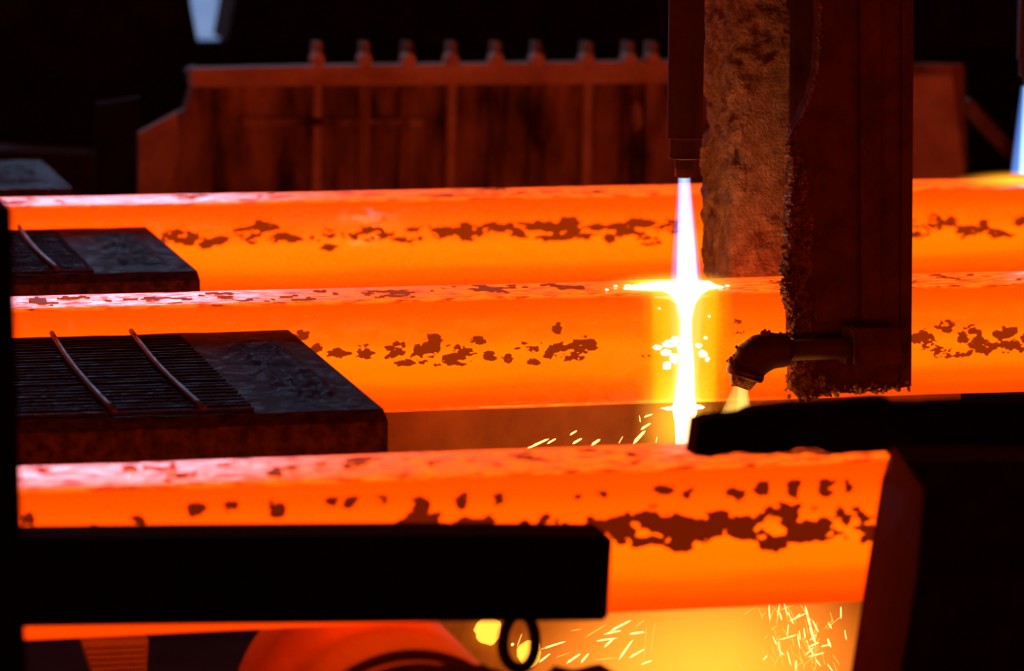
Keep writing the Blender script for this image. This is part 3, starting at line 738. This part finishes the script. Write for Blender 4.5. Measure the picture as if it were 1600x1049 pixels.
# dark structures on the far left
b = MB(); slab(b, [(-60, -60), (284, -60), (292, 10), (302, 62)], [(-60, 226), (150, 222), (215, 150), (304, 72)], 12.6, 12.7)
tag(b.build('dark_housing', M['black']), 'black housing left of the blue opening', 'housing')
b = MB(); slab(b, [(150, 160), (216, 150)], [(150, 420), (216, 420)], 10.6, 10.64)
tag(b.build('dark_pillar', M['black']), 'black pillar beside the machine housing', 'pillar')
b = MB(); slab(b, [(-40, 222), (152, 232)], [(-40, 420), (152, 420)], 11.8, 12.0)
tag(b.build('low_wall', M['dark']), 'low dark red wall behind the small cover plate', 'low wall')
b = MB().tube([at(291, 116, 11.3), at(306, 106, 11.3)], .012, 10)
tag(b.build('pipe_end', M['rod']), 'small shiny pipe end at the corner of the machine', 'pipe')

# ------------------------------------------------------------------ sparks
def spark(px, py, ln, ang, wd, Y, mat, label, grp):
    P = at(px, py, Y); s = mpp(P); a = math.radians(ang)
    d = (_r*math.cos(a)+_u*math.sin(a)).normalized(); n1 = (_r*-math.sin(a)+_u*math.cos(a)); n2 = d.cross(n1)
    h = ln*s/2; q = wd*s/2
    vs_ = [P-d*h]+[P-d*h*.5+(n1*math.cos(t)+n2*math.sin(t))*q for t in (0, 2.1, 4.2)]+[P+d*h*.7+(n1*math.cos(t)+n2*math.sin(t))*q*.8 for t in (0, 2.1, 4.2)]+[P+d*h]
    fs = [(0, 2, 1), (0, 3, 2), (0, 1, 3), (1, 2, 5, 4), (2, 3, 6, 5), (3, 1, 4, 6), (4, 5, 7), (5, 6, 7), (6, 4, 7)]
    tag(MB().add(vs_, fs).build('spark', mat, loc=P), label, 'spark', grp)
ORD = ['first', 'second', 'third', 'fourth', 'fifth', 'sixth', 'seventh', 'eighth', 'ninth', 'tenth', 'eleventh', 'twelfth', 'thirteenth', 'fourteenth', 'fifteenth', 'sixteenth', 'seventeenth', 'eighteenth', 'nineteenth', 'twentieth', 'twenty first', 'twenty second']
k_ = 0
g1 = ('white hot spark flying left under the middle strand', 'sparks under the middle strand')
for px, py, ln, an, wd in sorted(((843, 693, 34, 25, 5), (862, 690, 17, 30, 4), (896, 677, 14, 32, 4), (902, 690, 18, 30, 5), (931, 692, 18, 35, 6), (1013, 650, 15, 20, 4), (1009, 667, 20, 33, 5), (999, 684, 30, 48, 7),
                           (1000, 655, 12, 100, 2), (970, 688, 14, 60, 2), (1026, 688, 12, 80, 2), (830, 699, 14, 20, 4), (1108, 650, 12, -15, 3))):
    spark(px, py, ln, an, wd, 6.46, M['spark'], 'white hot spark under the middle strand, %s from the left' % ORD[k_], g1[1]); k_ += 1
g2 = ('yellow spark streaking left below the guard beam', 'sparks left below the nearest strand')
k_ = 0
for px, py, ln, an, wd in sorted(((865, 1009, 42, 18, 4), (846, 1015, 14, 15, 3), (851, 1029, 24, 38, 4), (896, 1030, 28, 35, 5), (914, 1029, 20, 50, 5), (930, 987, 42, 32, 3), (969, 979, 40, 28, 5), (957, 989, 30, 12, 4), (948, 1000, 34, 8, 4), (952, 1005, 22, 42, 5),
                           (995, 990, 26, 8, 5), (948, 1030, 34, 5, 3), (978, 1016, 40, 55, 5), (995, 1022, 30, 30, 4), (1010, 1036, 20, 20, 4), (812, 1001, 24, 70, 3), (801, 1008, 6, 40, 6), (900, 985, 18, 10, 2), (880, 1024, 26, 20, 2), (1000, 975, 20, 40, 3), (1020, 1000, 60, 82, 2), (1008, 1010, 70, 86, 2))):
    spark(px, py, ln, an, wd, 6.42, M['spark2'] if wd < 4 else M['spark'], 'yellow spark streaking left below the guard beam, %s from the left' % ORD[k_], g2[1]); k_ += 1
g3 = ('thin yellow spark falling beside the leaning upright', 'sparks falling right below the nearest strand')
random.seed(5)
for i in range(95):
    px = random.gauss(1245, 42)
    if px > 1326 or px < 1150: px = random.uniform(1180, 1320)
    py = random.uniform(950, 1049); an = random.gauss(100+(px-1230)*.12, 16) if random.random() < .8 else random.uniform(10, 60)
    wd = random.choice((1.6, 2, 2, 2.6, 3.2)); ln = random.uniform(10, 30)
    spark(px, py, ln, an, wd, 6.42, M['spark'] if wd > 2.2 else M['spark2'], *g3)
for px, py, ln, an, wd in ((1263, 965, 40, 105, 5), (1270, 992, 30, 108, 6), (1272, 1008, 18, 25, 4), (1275, 1024, 28, 15, 3.5), (1296, 1005, 16, 110, 5)):
    spark(px, py, ln, an, wd, 6.42, M['spark'], *g3)
